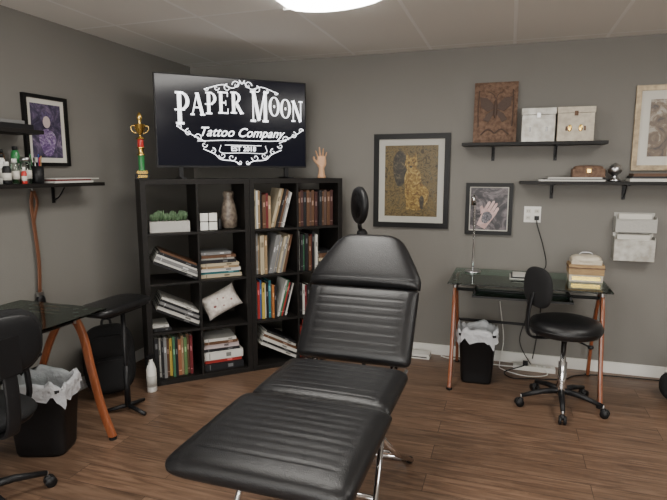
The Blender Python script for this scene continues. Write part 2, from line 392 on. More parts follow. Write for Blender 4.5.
# row 0
upright(2,0,[(.016,.29,.2,CRM),(.012,.28,.2,WHT),(.02,.28,.2,TAN),(.012,.27,.2,BLK),(.025,.25,.2,BRN),(.018,.26,.2,MAR),(.02,.24,.2,TAN)],x=.004)
upright(2,0,[(.018,.30,.2,CRM,15),(.013,.30,.2,TAN,15),(.013,.30,.2,BLK,15),(.016,.29,.2,BRN,15),(.016,.28,.2,GRY,15),(.014,.27,.2,WHT,15)],x=.142)
upright(3,0,[(.024,.265+.012*(i%2),.2,[BRN,(.05,.02,.018),BLK,BRN,(.08,.05,.04)][i%5]) for i in range(13)],x=.004)
# row 1
slant(0,1,[(.325,.02,.26,BLK),(.32,.014,.27,WHT),(.31,.024,.26,GRY),(.30,.012,.27,WHT),(.29,.02,.26,BLK),(.27,.012,.26,BRN)],25)
stack(1,1,[(.30,.026,.22,CRM),(.28,.018,.22,TEA),(.29,.024,.22,WHT),(.27,.014,.2,TAN),(.28,.022,.22,CRM),(.26,.024,.2,BLK),(.24,.014,.2,WHT),(.25,.02,.2,BRN),(.22,.02,.2,GRY)],x=.012)
upright(2,1,[(random.uniform(.012,.02),random.uniform(.27,.31),.22,random.choice([TAN,CRM,TAN,BLK,WHT,BRN,GRN,GRY])) for _ in range(6)],x=.004)
upright(2,1,[(random.uniform(.012,.02),random.uniform(.27,.30),.22,random.choice([TAN,CRM,WHT,TAN,CRM,BRN,GRY]),13) for _ in range(9)],x=.112)
upright(3,1,[(.022,.31,.22,WHT),(.018,.29,.22,BLK),(.02,.28,.22,GRN),(.025,.29,.22,BLK),(.02,.27,.22,BRN),(.016,.28,.22,MAR),(.02,.3,.22,BLK),(.018,.28,.22,WHT)],x=.004)
stack(3,1,[(.13,.03,.18,WHT),(.12,.035,.18,BLK),(.13,.025,.18,CRM),(.12,.035,.18,BRN),(.11,.02,.18,BLK)],x=.184)
# row 2
slant(0,2,[(.325,.018,.26,BLK),(.32,.024,.27,WHT),(.31,.014,.26,BLK),(.30,.018,.27,GRY),(.29,.016,.27,BLK),(.28,.014,.27,WHT)],27)
stack(0,2,[(.12,.02,.2,BLK),(.11,.016,.2,WHT)],x=.008)
upright(2,2,[(.016,.30,.2,TEA),(.02,.29,.2,RED),(.014,.3,.2,BLU),(.022,.28,.2,YEL),(.012,.27,.2,WHT),(.02,.28,.2,BLK),(.018,.29,.2,TEA),(.015,.26,.2,ORG),(.02,.25,.2,BLK)],x=.004)
upright(2,2,[(.014,.29,.2,WHT,15),(.014,.29,.2,GRN,15),(.014,.27,.2,RED,15),(.016,.27,.2,BLK,15),(.012,.26,.2,WHT,15)],x=.180)
upright(3,2,[(.014,.24,.2,PNK),(.02,.25,.2,BLK),(.016,.24,.2,WHT),(.02,.23,.2,MAR),(.02,.24,.2,BLK)],x=.006)
# row 3
upright(0,3,[(.03,.30,.22,BLK),(.016,.29,.22,WHT),(.014,.28,.22,BLK),(.02,.30,.22,GRY),(.02,.28,.22,BRN),(.018,.28,.22,YEL),(.016,.30,.22,GRN),(.02,.29,.22,BLK),(.024,.27,.22,(.25,.10,.05)),(.016,.29,.22,TAN),(.02,.28,.22,(.09,.16,.06)),(.018,.3,.22,BRN),(.02,.29,.22,MAR)],x=.006)
stack(1,3,[(.29,.05,.26,BLK),(.28,.026,.24,RED),(.29,.06,.26,WHT),(.27,.02,.24,BLK),(.26,.035,.24,(.5,.42,.42)),(.25,.02,.22,BRN),(.24,.02,.22,WHT)],x=.015)
slant(2,3,[(.32,.024,.27,WHT),(.31,.016,.25,BLK),(.31,.024,.27,WHT),(.3,.018,.26,BRN),(.29,.018,.26,WHT),(.27,.014,.26,BLK)],28)
upright(3,3,rnd(13,[BLK,BRN,RED,TEA,CRM,WHT,YEL],h=(.23,.3)),x=.004,tilt=0)
bk.done('book_collection')
def inB(x,y,z): return TB@Vector((x,y,z))
x0,z0=cell(0,0)
mb=MB(); mb.T=TB@Matrix.Translation((x0,0,z0+.001))
mb.box((.02,.06,0),(.29,.17,.075),'concrete')
for i in range(9):
    cxx=.045+.0275*i; rr=.018+.008*random.random(); hh=.09+.03*random.random()
    for k in range(11):
        a=k*2.4; tl=.25+.5*(k%3)/2
        mb.tube([(cxx,.115,.07),(cxx+math.cos(a)*rr*tl,.115+math.sin(a)*rr*1.6*tl,hh),(cxx+math.cos(a)*rr*1.3*tl,.115+math.sin(a)*rr*2.2*tl,hh+.022+.015*random.random())],[.005,.008,.001],'leaf',6)
mb.done('succulent_planter')
x0,z0=cell(1,0)
mb=MB(); mb.T=TB@Matrix.Translation((x0+.012,.05,z0+.001))
for i in range(2):
    for k in range(2): mb.box((.003+i*.064,0,.003+k*.064),(.061+i*.064,.12,.061+k*.064),'white')
mb.box((.0,.004,.0),(.128,.116,.128),'black'); mb.done('puzzle_cube_box',bevel=.003)
mb=MB(); mb.T=TB@Matrix.Translation((x0+.25,.16,z0+.001))
mb.lathe([(.035,0),(.060,.01),(.063,.08),(.05,.17),(.035,.22),(.042,.26),(.036,.275),(.01,.28)],(0,0,0),mat('patterned_vase',(.06,.04,.03),.4,noisecol=(.22,.18,.14),nscale=38),28)
mb.done('patterned_vase')
mb=MB(); mb.T=TB@Matrix.Translation((x0+.163,.09,z0+.001))
mb.lathe([(.015,0),(.017,.01),(.017,.05),(.012,.065),(.012,.08)],(0,0,0),'black',16); mb.done('small_bottle')
x0,z0=cell(1,2)
mb=MB(); mb.T=TB@Matrix.Translation((x0+iw/2,.13,z0+.150))@Matrix.Rotation(math.radians(-24),4,'Y')@Matrix.Rotation(math.radians(-14),4,'X')
mb.pillow(.138,.088,.06,'clay')
ink=mat('print_ink',(.22,.08,.08),.8)
for (ax,az,rr) in [(-.06,-.01,.014),(.02,.02,.013),(.0,-.03,.010),(.07,-.015,.009),(-.02,.035,.008)]:
    mb.sup((ax,-.055,az),(rr,.006,rr*.8),ink,2,14,8)
mb.done('printed_pillow')
x0,z0=cell(3,2)
mb=MB(); mb.T=TB@Matrix.Translation((x0+.2,.12,z0+.001))
mb.sup((0,0,.06),(.055,.05,.06),'concrete',2.2); mb.sup((0,-.035,.09),(.03,.03,.03),'white',2); mb.done('stone_ornament')
mb=MB(); mb.T=T(.49,-1.375,0)@Matrix.Diagonal((1.15,1.15,1.3,1))
mb.lathe([(.026,0),(.029,.006),(.029,.12),(.02,.15),(.011,.165),(.011,.18)],(0,0,0),'white',20)
mb.box((-.012,-.016,.18),(.012,.02,.2),'black'); mb.box((-.008,-.04,.187),(.008,-.016,.199),'black'); mb.tube([(0,-.02,.187),(0,-.032,.165),(0,-.03,.155)],.003,'black',6)
mb.lathe([(.0295,.03),(.0295,.09)],(0,0,0),M['concrete'],20)
mb.done('spray_bottle')
# ------------------------------------------------------------------ television
TT=TB@Matrix.Translation((.705,.20,1.855)); W2,H2=.565,.325
mb=MB(); mb.T=TT
mb.box((-W2,0,-H2),(W2,.035,H2),'black'); mb.box((-W2+.3,.035,-.2),(W2-.3,.07,.12),'black')
mb.box((-W2+.008,-.0015,-H2+.014),(W2-.008,0,H2-.008),'screen')
for sx in (-1,1):
    mb.box((sx*.4-.015,.0,-.4),(sx*.4+.015,.03,-H2+.01),'black')
    mb.box((sx*.4-.018,-.11,-.404),(sx*.4+.018,.14,-.394),'black')
def q(a,b,w,wend=None):
    ax,az=a;bx,bz=b; d=Vector((bx-ax,bz-az)).normalized(); n=Vector((-d.y,d.x)); w2=w/2
    return [(ax+n.x*w2,az+n.y*w2),(ax-n.x*w2,az-n.y*w2),(bx-n.x*w2,bz-n.y*w2),(bx+n.x*w2,bz+n.y*w2)]
def hz(x0,x1,z,w): return [(x0,z-w/2),(x1,z-w/2),(x1,z+w/2),(x0,z+w/2)]
def vt(x,w,z0=0,z1=1): return [(x-w/2,z0),(x+w/2,z0),(x+w/2,z1),(x-w/2,z1)]
def arc(cx,cz,rx,rz,a0,a1,wm,wt,n=12):
    out=[]
    for i in range(n):
        ps=[]
        for t in (i,i+1):
            a=a0+(a1-a0)*t/n; w=wt+(wm-wt)*abs(math.cos(a)); ps.append(((cx+(rx+w/2)*math.cos(a),cz+(rz+w/2*.6)*math.sin(a)),(cx+(rx-w/2)*math.cos(a),cz+(rz-w/2*.6)*math.sin(a))))
        out.append([ps[0][1],ps[0][0],ps[1][0],ps[1][1]])
    return out
sf=.07
G={'P':[vt(.24,.2),hz(.05,.45,.03,sf),hz(.05,.45,.97,sf),hz(.0,.5,.45,.05)]+arc(.36,.72,.28,.24,-pi/2,pi/2,.18,.08),
 'A':[q((.1,0),(.42,1),.08),q((.42,1),(.74,0),.2),hz(.2,.6,.35,.07),hz(-.02,.24,.03,sf),hz(.58,.9,.03,sf),hz(.3,.5,.98,.06)],
 'E':[vt(.24,.2),hz(.05,.72,.03,sf),hz(.05,.7,.97,sf),hz(.24,.55,.5,.07),vt(.69,.06,0,.24),vt(.67,.06,.78,1),vt(.55,.05,.38,.62)],
 'R':[vt(.24,.2),hz(.05,.45,.03,sf),hz(.05,.45,.97,sf),q((.4,.5),(.76,.02),.18),hz(.66,.9,.03,sf)]+arc(.36,.74,.26,.22,-pi/2,pi/2,.18,.08),
 'M':[vt(.16,.08),hz(.0,.32,.03,sf),hz(.0,.2,.97,sf),q((.18,1),(.52,.05),.2),q((.52,.05),(.88,1),.08),vt(.9,.2),hz(.72,1.08,.03,sf),hz(.9,1.08,.97,sf)],
 'O':arc(.42,.5,.33,.44,0,2*pi,.2,.07,28)+[hz(.36,.48,.5,.12)],
 'N':[vt(.16,.08),hz(.0,.32,.03,sf),hz(.0,.2,.97,sf),q((.16,1),(.74,0),.2),vt(.76,.08),hz(.6,.92,.97,sf)]}
wd={'P':.78,'A':.9,'E':.82,'R':.92,'M':1.12,'O':.88,'N':.95}
Lm=MB(); Lm.T=TT
yl=-.0025
def word(wrd,xa,xb,base,hgt,big):
    tot=sum(wd[c]*(1.25 if i==0 else 1) for i,c in enumerate(wrd)); sc=(xb-xa)/tot; x=xa
    for i,c in enumerate(wrd):
        k=1.25 if i==0 else 1; hh=hgt*(1.45 if i==0 else 1)
        xm=(x+wd[c]*k*sc/2)
        bz=base+ (-.055*((xm-.06)/.5)**2)-(hgt*.32 if i==0 else 0)+.02
        for pg in G[c]:
            Lm.add([(x+p[0]*sc*k,yl,bz+p[1]*hh) for p in pg],[(0,1,2,3)],'glow')
        x+=wd[c]*k*sc
word('PAPER',-.43,.07,.05,.155,1); word('MOON',.12,.54,.05,.155,1)
def swirl(cx,cz,r,turns,dirn,a0,w=.008):
    pts=[]; n=26
    for i in range(n+1):
        t=i/n; a=a0+dirn*turns*2*pi*t; rr=r*(1-t*.85); pts.append((cx+rr*math.cos(a),cz+rr*math.sin(a)))
    for i in range(n):
        w_=w*(1-.6*i/n); pg=q(pts[i],pts[i+1],w_); Lm.add([(p[0],yl,p[1]) for p in pg],[(0,1,2,3)],'glow')
def line(pts,w=.006):
    c=crv([(p[0],0,p[1]) for p in pts],6)
    for i in range(len(c)-1):
        pg=q((c[i].x,c[i].z),(c[i+1].x,c[i+1].z),w); Lm.add([(p[0],yl,p[1]) for p in pg],[(0,1,2,3)],'glow')
X0=.06
for sx in (-1,1):
    for (cx_,cz_,r,tn,d,a0) in [(.045,.275,.03,1.2,1,0),(.11,.25,.028,1.1,-1,pi/2),(.19,.245,.02,1,1,pi),(.26,.235,.016,1,-1,0),(.09,-.25,.03,1.1,1,pi),(.16,-.235,.026,1.1,-1,0),(.23,-.205,.024,1.1,1,pi/2),(.03,-.285,.02,1,-1,0),(.33,-.11,.028,1.2,1,0),(.40,-.075,.026,1.2,-1,pi/2),(.29,-.16,.022,1,1,pi),(.46,-.04,.02,1,1,0)]:
        swirl(X0+sx*cx_,cz_,r,tn,d*sx,a0 if sx>0 else pi-a0,.007)
    line([(X0+sx*.02,-.30),(X0+sx*.08,-.275),(X0+sx*.17,-.265),(X0+sx*.22,-.225),(X0+sx*.30,-.19)])
    line([(X0+sx*.28,-.14),(X0+sx*.36,-.10),(X0+sx*.44,-.06),(X0+sx*.48,-.03)])
    line([(X0+sx*.01,.30),(X0+sx*.07,.25),(X0+sx*.15,.27),(X0+sx*.28,.23)])
line([(X0-.17,-.16),(X0-.17,-.215),(X0,-.215),(X0+.17,-.215),(X0+.17,-.16)],.004); line([(X0-.14,-.16),(X0+.14,-.16)],.004)
line([(X0-.02,.31),(X0,.285),(X0+.02,.31)],.008); line([(X0-.34,-.135),(X0-.1,-.125),(X0+.2,-.125),(X0+.34,-.115)],.005)
tv=mb.done('television',bevel=.003)
lo=Lm.done('screen_lettering'); lo.parent=tv; lo.matrix_parent_inverse=Matrix.Translation(-tv.location)
def text(s,x,z,size,shear=0,sx=1,par=tv,bold=0):
    c=bpy.data.curves.new('t','FONT'); c.body=s; c.size=size; c.shear=shear; c.align_x='CENTER'; c.align_y='CENTER'; c.offset=bold; c.materials.append(M['glow'])
    o=bpy.data.objects.new('screen_text',c); bpy.context.collection.objects.link(o)
    Mx=TT@Matrix.Translation((x,-.003,z))@Matrix.Rotation(pi/2,4,'X')@Matrix.Diagonal((sx,1,1,1))
    o.parent=par; o.matrix_parent_inverse=Matrix.Translation(-par.location); o.matrix_basis=Mx
text('Tattoo Company',X0-.01,-.07,.092,.4,1.0,bold=.001); text('EST 2018',X0,-.187,.05,0,1,bold=.001)
# ------------------------------------------------------------------ trophy
mb=MB(); p=inB(.03,.12,UH+.001); mb.T=T(p.x,p.y,p.z,A)
mb.box((-.045,-.03,0),(.045,.03,.035),'black'); mb.box((-.035,-.024,.035),(.035,.024,.055),'gold')
mb.box((-.03,-.031,.008),(.03,-.03,.028),'gold')
mb.lathe([(.022,.055),(.024,.06),(.019,.07),(.021,.09),(.021,.15),(.024,.152),(.024,.158)],(0,0,0),'green',20)
mb.lathe([(.026,.158),(.026,.168),(.018,.172),(.018,.2),(.026,.206),(.026,.214)],(0,0,0),'gold',20)
mb.lathe([(.018,.214),(.02,.22),(.02,.26),(.018,.265)],(0,0,0),'redplast',20)
mb.lathe([(.024,.265),(.03,.27),(.026,.276),(.008,.285),(.010,.30),(.028,.325),(.036,.36),(.038,.365),(.034,.362),(.02,.33)],(0,0,0),'gold',24)
mb.lathe([(.012,.335),(.014,.37),(.01,.385),(.017,.40),(.019,.415),(.014,.43),(.004,.445)],(0,0,0),'gold',18)
for sx in (-1,1): mb.tube(crv([(sx*.034,0,.355),(sx*.055,0,.35),(sx*.05,0,.32),(sx*.022,0,.305)],5),.0035,'gold',6)
mb.done('trophy',bevel=.0015)
# ------------------------------------------------------------------ mannequin hand
mb=MB(); p=inB(1.385,.16,UH+.001)
mb.T=T(p.x,p.y,p.z,20)
mb.lathe([(.032,0),(.034,.006),(.026,.03),(.022,.07),(.024,.095)],(0,0,0),'hand',20,sy=.75)
mb.sup((0,0,.125),(.038,.016,.048),'hand',2.6,20,12)
def fin(x,h1,lens,splay,curl,r):
    p=Vector((x,0,h1)); a=splay; c=0; pts=[p.copy()-Vector((0,0,.02))*1]; pts.append(p.copy())
    for i,l in enumerate(lens):
        c+=curl; d=Vector((math.sin(a)*math.cos(c),-math.sin(c),math.cos(a)*math.cos(c))); p=p+d*l; pts.append(p.copy())
    mb.tube(crv(pts,4),[r*(1-.35*i/(4*(len(pts)-1))) for i in range(4*(len(pts)-1)+1)],'hand',10)
    e=pts[-1]; mb.sup(e,(r*.66,)*3,'hand',2,10,6)
fin(-.027,.155,[.028,.02,.016],-.32,.22,.0085); fin(-.01,.165,[.034,.023,.018],-.1,.12,.009); fin(.009,.165,[.032,.021,.017],.08,.25,.009); fin(.026,.155,[.026,.016,.014],.3,.32,.0078)
mb.tube(crv([(-.02,-.004,.105),(-.042,-.01,.125),(-.058,-.016,.148),(-.062,-.02,.17)],4),[.012,.012,.0115,.011,.0105,.010,.010,.0098,.0095,.009,.0085,.0075,.005],'hand',10)
ho=mb.done('mannequin_hand'); rm=ho.modifiers.new('remesh','REMESH'); rm.mode='VOXEL'; rm.voxel_size=.0032; rm.use_smooth_shade=True
sm=ho.modifiers.new('smooth','SMOOTH'); sm.iterations=3; sm.factor=.5
# ------------------------------------------------------------------ frames
def frame(name,cen,w,h,fw,matw,fm,artm,wall='back',fd=.025,extra=None,mm='paper'):
    mb=MB()
    mb.T=Matrix.Translation(cen) if wall=='back' else Matrix.Translation(cen)@Matrix.Rotation(pi/2,4,'Z')
    for a in [((-w/2,-fd,-h/2),(-w/2+fw,-.001,h/2)),((w/2-fw,-fd,-h/2),(w/2,-.001,h/2)),((-w/2+fw,-fd,-h/2),(w/2-fw,-.001,-h/2+fw)),((-w/2+fw,-fd,h/2-fw),(w/2-fw,-.001,h/2))]: mb.box(a[0],a[1],fm)
    mb.box((-w/2+fw,-.012,-h/2+fw),(w/2-fw,-.002,h/2-fw),mm)
    i=fw+matw
    mb.box((-w/2+i,-.014,-h/2+i),(w/2-i,-.0121,h/2-i),artm)
    if extra: extra(mb,w/2-i,h/2-i)
    return mb.done(name)
def blob(cx,cz,rx,rz,k=0,n=28,ph=0): return [(cx+rx*math.cos(a)*(1+k*math.sin(3*a+ph)),cz+rz*math.sin(a)*(1+k*.5*math.cos(2*a+ph))) for a in [2*pi*i/n for i in range(n)]]
a1=art('golden_painting',[(.3,(.012,.01,.008)),(.42,(.065,.045,.018)),(.52,(.17,.12,.045)),(.6,(.035,.035,.025)),(.7,(.26,.19,.07)),(.82,(.10,.11,.07))],18,2.5,12)
a1b=art('golden_painting_figure',[(.3,(.05,.028,.012)),(.45,(.17,.10,.03)),(.55,(.31,.21,.06)),(.72,(.46,.36,.15))],28,1.5,9)
a1c=art('painting_dark_tone',[(.3,(.010,.009,.008)),(.55,(.05,.042,.03)),(.7,(.15,.12,.07))],22,2,8)  # dark pigment of the picture itself: patches, eyes and nose
def ex1(mb,w,h):
    mb.poly(blob(-.09,.10,.055,.15,.1),.001,a1c,y=-.0150)
    # seated gold animal: haunch, chest, head, ears, fore-legs
    mb.poly(blob(.045,-.12,.095,.12,.10,ph=.6),.001,a1b,y=-.0152)
    mb.poly(blob(.015,-.01,.065,.13,.08),.001,a1b,y=-.0154)
    mb.poly(blob(.0,.135,.05,.055,.05),.001,a1b,y=-.0156)
    mb.poly([(-.045,.16),(-.035,.23),(-.008,.18)],.001,a1b,y=-.0157); mb.poly([(.045,.16),(.04,.23),(.01,.18)],.001,a1b,y=-.0158)
    mb.poly([(-.035,-.23),(-.01,-.23),(.005,-.06),(-.035,-.05)],.001,a1b,y=-.0159)
    mb.poly(blob(-.018,.145,.006,.005),.001,a1c,y=-.0161); mb.poly(blob(.018,.145,.006,.005),.001,a1c,y=-.0161); mb.poly(blob(0,.115,.012,.009),.001,a1c,y=-.0161)
    mb.poly(blob(.09,-.17,.018,.06,.1),.001,a1c,y=-.0160)
frame('large_framed_painting',(2.015,0,1.425),.61,.75,.042,.05,'frameblack',a1,extra=ex1,mm=mat('grey_mat_board',(.45,.44,.40),.8))
a2=art('tattoo_print',[(.3,(.012,.012,.016)),(.45,(.05,.045,.05)),(.58,(.2,.17,.18)),(.72,(.4,.35,.35))],7,2,8)
def ex2(mb,w,h):
    pk=art('print_skin',[(.3,(.42,.25,.23)),(.5,(.56,.38,.36)),(.7,(.66,.50,.48))],14,1,5)
    ink=art('print_inkwork',[(.35,(.01,.01,.015)),(.5,(.1,.1,.12)),(.65,(.45,.4,.42))],60,2,6)
    R2=lambda pts,a,cx,cz:[(cx+x*math.cos(a)-z*math.sin(a),cz+x*math.sin(a)+z*math.cos(a)) for x,z in pts]
    mb.poly(R2([(-.035,-.115),(.035,-.115),(.045,-.02),(.05,.03),(-.05,.03),(-.045,-.03)],-.5,.0,-.04),.001,pk,y=-.0152)
    for i,(xx,L) in enumerate([(-.04,.07),(-.014,.09),(.012,.085),(.038,.06)]):
        mb.poly(R2([(xx-.011,.02),(xx+.011,.02),(xx+.010,.02+L*.85),(xx+.004,.02+L),(xx-.004,.02+L),(xx-.010,.02+L*.85)],-.5,.0,-.04),.001,pk,y=-.0153-.0001*i)
    mb.poly(R2([(-.05,-.03),(-.085,.02),(-.075,.035),(-.04,.01)],-.5,.0,-.04),.001,pk,y=-.0157)
    mb.poly(R2(blob(0,-.03,.036,.05,.12),-.5,.0,-.04),.001,ink,y=-.0160)
frame('small_framed_print',(2.625,0,1.215),.35,.40,.03,.008,'frameblack',a2,extra=ex2)
a3=art('figure_print',[(.3,(.015,.015,.025)),(.5,(.06,.05,.09)),(.62,(.16,.12,.20)),(.75,(.40,.37,.42))],10,1.5,8)
def ex3(mb,w,h):
    pu=art('print_purple',[(.35,(.05,.03,.10)),(.5,(.18,.11,.26)),(.65,(.48,.43,.54))],22,2,7)
    mb.poly(blob(0,-.07,.06,.09,.15),.001,pu,y=-.0155)
    mb.poly(blob(.0,.055,.028,.036),.001,mat('print_face',(.55,.45,.44),.3),y=-.0158)
    mb.poly(blob(0,.075,.045,.045,.1),.001,mat('print_hair',(.03,.02,.05),.3,noisecol=(.13,.1,.2),nscale=60),y=-.0152)
frame('framed_print',(0,-1.64,1.75),.33,.43,.022,.03,'frameblack',a3,wall='left',extra=ex3)
a4=art('abstract_print',[(.3,(.05,.05,.06)),(.5,(.2,.15,.11)),(.6,(.42,.38,.32)),(.75,(.1,.15,.19))],7,1.5,8)
frame('gilded_picture_frame',(3.80,0,1.80),.44,.58,.035,.06,'goldwood',a4)
# ------------------------------------------------------------------ wall shelves (back)
def shelf(name,x0,x1,z,brs,d=.2):
    mb=MB(); mb.box((x0,-d,z-.022),(x1,-.001,z),'blackwood')
    for bx in brs:
        mb.box((bx-.012,-.006,z-.13),(bx+.012,-.001,z-.0225),'black'); mb.box((bx-.012,-d+.04,z-.029),(bx+.012,-.006,z-.0225),'black')
        mb.tube(crv([(bx,-.008,z-.11),(bx,-.05,z-.09),(bx,-.1,z-.03)],5),.005,'black',6)
    return mb.done(name,bevel=.0012)
shelf('wall_shelf',2.42,3.40,1.712,[2.64,3.08])
shelf('wall_shelf',2.84,4.05,1.432,[3.07,3.55,3.95])
zs=1.713
mb=MB(); mb.T=Matrix.Translation((2.645,-.085,zs))@Matrix.Rotation(math.radians(-7),4,'X')
mb.box((-.155,0,0),(.155,.022,.45),'carved'); mb.box((-.135,-.006,.02),(.135,0,.43),'carved')
dk=mat('carved_relief',(.07,.04,.028),.6,bump=.4,bscale=80)
mb.sup((0,-.008,.25),(.014,.012,.07),dk)
for sx in (-1,1):
    mb.poly([(sx*.012,.28),(sx*.06,.33),(sx*.115,.34),(sx*.105,.27),(sx*.06,.23),(sx*.012,.25)],.008,dk,y=-.013)
    mb.poly([(sx*.012,.245),(sx*.06,.215),(sx*.085,.17),(sx*.05,.15),(sx*.012,.21)],.008,dk,y=-.013)
    mb.tube(crv([(0,-.01,.32),(sx*.02,-.01,.36),(sx*.05,-.01,.375)],5),.003,dk,6)
    mb.tube(crv([(sx*.1,-.008,.06),(sx*.05,-.008,.1),(sx*.0,-.008,.07)],5),.006,dk,6)
    mb.tube(crv([(sx*.12,-.008,.12),(sx*.125,-.008,.25),(sx*.12,-.008,.39)],5),.005,dk,6)
mb.done('carved_wood_plaque',bevel=.002)
def cbox(name,x0,x1,y0,y1,z0,z1,m,lid,knob='gold'):
    mb=MB(); mb.box((x0,y0,z0),(x1,y1,lid-.002),m); mb.box((x0-.004,y0-.004,lid),(x1+.004,y1+.004,z1),m)
    mb.box((x0+.004,y0+.004,lid-.002),(x1-.004,y1-.004,lid),'black')
    c=(x0+x1)/2; mb.box((c-.012,y0-.008,lid-.02),(c+.012,y0-.004,lid+.012),knob)
    for i in (.25,.75):
        xx=x0+(x1-x0)*i; mb.tube([(xx,y0-.003,z0+.07),(xx,y0-.003,z0+.1)],.006,knob,8)
    return mb
o=cbox('b',2.835,3.055,-.185,-.03,zs,1.945,'silverbox',1.90,'steel')
o.box((2.86,-.1865,1.74),(3.03,-.185,1.87),M['silverbox']); o.done('embossed_storage_box',bevel=.003)
o=cbox('b',3.07,3.305,-.19,-.03,zs,1.945,'cream',1.905,'carved')
o.sup((3.15,-.192,1.80),(.014,.004,.024),'gold'); o.sup((3.22,-.192,1.80),(.014,.004,.024),'gold'); o.done('cream_storage_box',bevel=.003)
zs2=1.433
mb=MB(); z=zs2
for (a,b_,t,c) in [(2.97,3.40,.012,WHT),(3.0,3.42,.006,BLK),(3.03,3.38,.01,WHT)]:
    mb.box((a,-.18,z),(b_,-.02,z+t),'col',c); z+=t
mb.done('paper_stack')
mb=MB(); mb.box((3.19,-.16,z+.0005),(3.40,-.04,z+.06),'carved'); mb.sup((3.295,-.1,z+.06),(.1,.058,.025),'carved',3,20,8); mb.box((3.28,-.165,z+.03),(3.31,-.16,z+.06),'gold'); mb.done('antique_wooden_box',bevel=.003)
mb=MB(); mb.lathe([(.04,0),(.045,.006),(.02,.02),(.014,.04),(.04,.06),(.045,.08),(.04,.10),(.025,.115),(.008,.122),(.003,.13)],(3.47,-.09,zs2+.0005),'steel',24); mb.done('silver_candy_dish')
mb=MB(); z=zs2+.0005
for (a,b_,t,c) in [(3.55,3.83,.02,WHT),(3.56,3.82,.015,BLK),(3.57,3.84,.02,BRN)]:
    mb.box((a,-.19,z),(b_,-.03,z+t),'col',c); z+=t
mb.done('magazine_stack')
def holder(name,x0,x1,z0,z1,m):
    mb=MB(); mb.box((x0,-.012,z0),(x1,-.001,z1+.02),m); mb.box((x0,-.1,z0),(x1,-.092,z1-.02),m); mb.box((x0,-.092,z0),(x1,-.012,z0+.008),m)
    for a in (x0,x1-.006): mb.box((a,-.092,z0+.008),(a+.006,-.012,z1-.005),m)
    mb.box((x0+.02,-.07,z0+.01),(x1-.03,-.03,z1+.015),'paper')
    mb.box((x0+.005,-.104,z1-.03),(x1-.005,-.1,z1-.02),m)
    mb.done(name,bevel=.002)
holder('wall_file_holder',3.50,3.76,1.075,1.19,'concrete'); holder('wall_file_holder',3.50,3.76,.87,1.045,'silverbox')
mb=MB(); mb.box((2.885,-.008,1.12),(3.005,-.0005,1.24),'white')
for a in (2.915,2.975):
    for zz in (1.155,1.205):
        mb.box((a-.017,-.010,zz-.015),(a+.017,-.008,zz+.015),'paper')
        for k in (-.006,.006): mb.box((a+k-.0015,-.0105,zz-.006),(a+k+.0015,-.0100,zz+.006),'black')
mb.box((2.96,-.045,1.14),(2.992,-.0106,1.17),'black')
mb.tube(crv([(2.976,-.035,1.145),(2.985,-.04,1.09),(3.03,-.035,.95),(3.06,-.03,.8),(3.02,-.025,.7),(3.04,-.025,.45),(3.02,-.03,.2),(3.0,-.05,.06)],8),.004,'black',6)
mb.done('wall_outlet',bevel=.001)
# ------------------------------------------------------------------ desks
def desk(name,Tm,W,D=.6,tray=True):
    mb=MB(); mb.T=Tm
    mb.box((0,-D,.742),(W,0,.752),'glass')
    for x in (.035,W-.035):
        f=crv([(x,-.06,.715),(x,-.25,.722),(x,-.40,.70),(x,-.475,.60),(x,-.52,.40),(x,-.575,.18),(x,-.64,.012)],6)
        mb.tube(f,.02,'cherry',12,sq=(.013,.024))
        g=crv([(x,-.34,.70),(x,-.22,.5),(x,-.12,.25),(x,-.06,.012)],6)
        mb.tube(g,.02,'cherry',12,sq=(.011,.02))
        mb.lathe([(.022,0),(.022,.012)],(x,-.64,0),'black',12); mb.lathe([(.02,0),(.02,.012)],(x,-.06,0),'black',12)
        for y in (-.12,-.5):
            mb.lathe([(.016,.722 if y>-.3 else .66),(.016,.742)],(x,y if y>-.3 else -.44,0),'steel',14)
    mb.tube([(.035,-.10,.69),(W-.035,-.10,.69)],.013,'black',8); mb.tube([(.035,-.42,.67),(W-.035,-.42,.67)],.011,'black',8)
    mb.tube([(.035,-.17,.38),(W-.035,-.17,.38)],.011,'black',8)
    if tray:
        a,b_=.16,W-.22
        mb.box((a,-.58,.655),(b_,-.30,.662),'glass')
        for x in (a+.01,b_-.022):
            mb.box((x,-.54,.664),(x+.012,-.08,.69),'black')
            for y in (-.5,-.33): mb.box((x+.002,y,.66),(x+.01,y+.02,.668),'steel')
        mb.box((a,-.585,.652),(b_,-.58,.665),'black')
    return mb.done(name,bevel=.001)
desk('glass_desk',T(2.40,-.06,0),1.02,.62)
desk('glass_desk',T(.06,-1.97-1.25,0,90),1.25,.62,False)
DZ=.7525
lx=2.535
mb=MB(); mb.lathe([(.06,0),(.062,.004),(.055,.012),(.01,.018)],(lx,-.22,DZ),'steel',28)
mb.tube(crv([(lx,-.22,DZ+.01),(lx,-.22,DZ+.25),(lx-.002,-.225,DZ+.45),(lx-.005,-.245,DZ+.555),(lx-.005,-.29,DZ+.58),(lx-.005,-.33,DZ+.56)],6),.008,'chrome',8)
mb.lathe([(.010,.06),(.014,.05),(.022,.0),(.02,.004)],(lx-.005,-.34,DZ+.51),'chrome',20); mb.done('desk_lamp')
mb=MB(); mb.box((3.19,-.38,DZ+.0005),(3.40,-.22,DZ+.05),'cream'); mb.box((3.205,-.381,DZ+.012),(3.385,-.38,DZ+.04),'gold')
mb.box((3.185,-.385,DZ+.0505),(3.405,-.215,DZ+.12),'tan'); mb.box((3.18,-.39,DZ+.095),(3.41,-.21,DZ+.102),'carved')
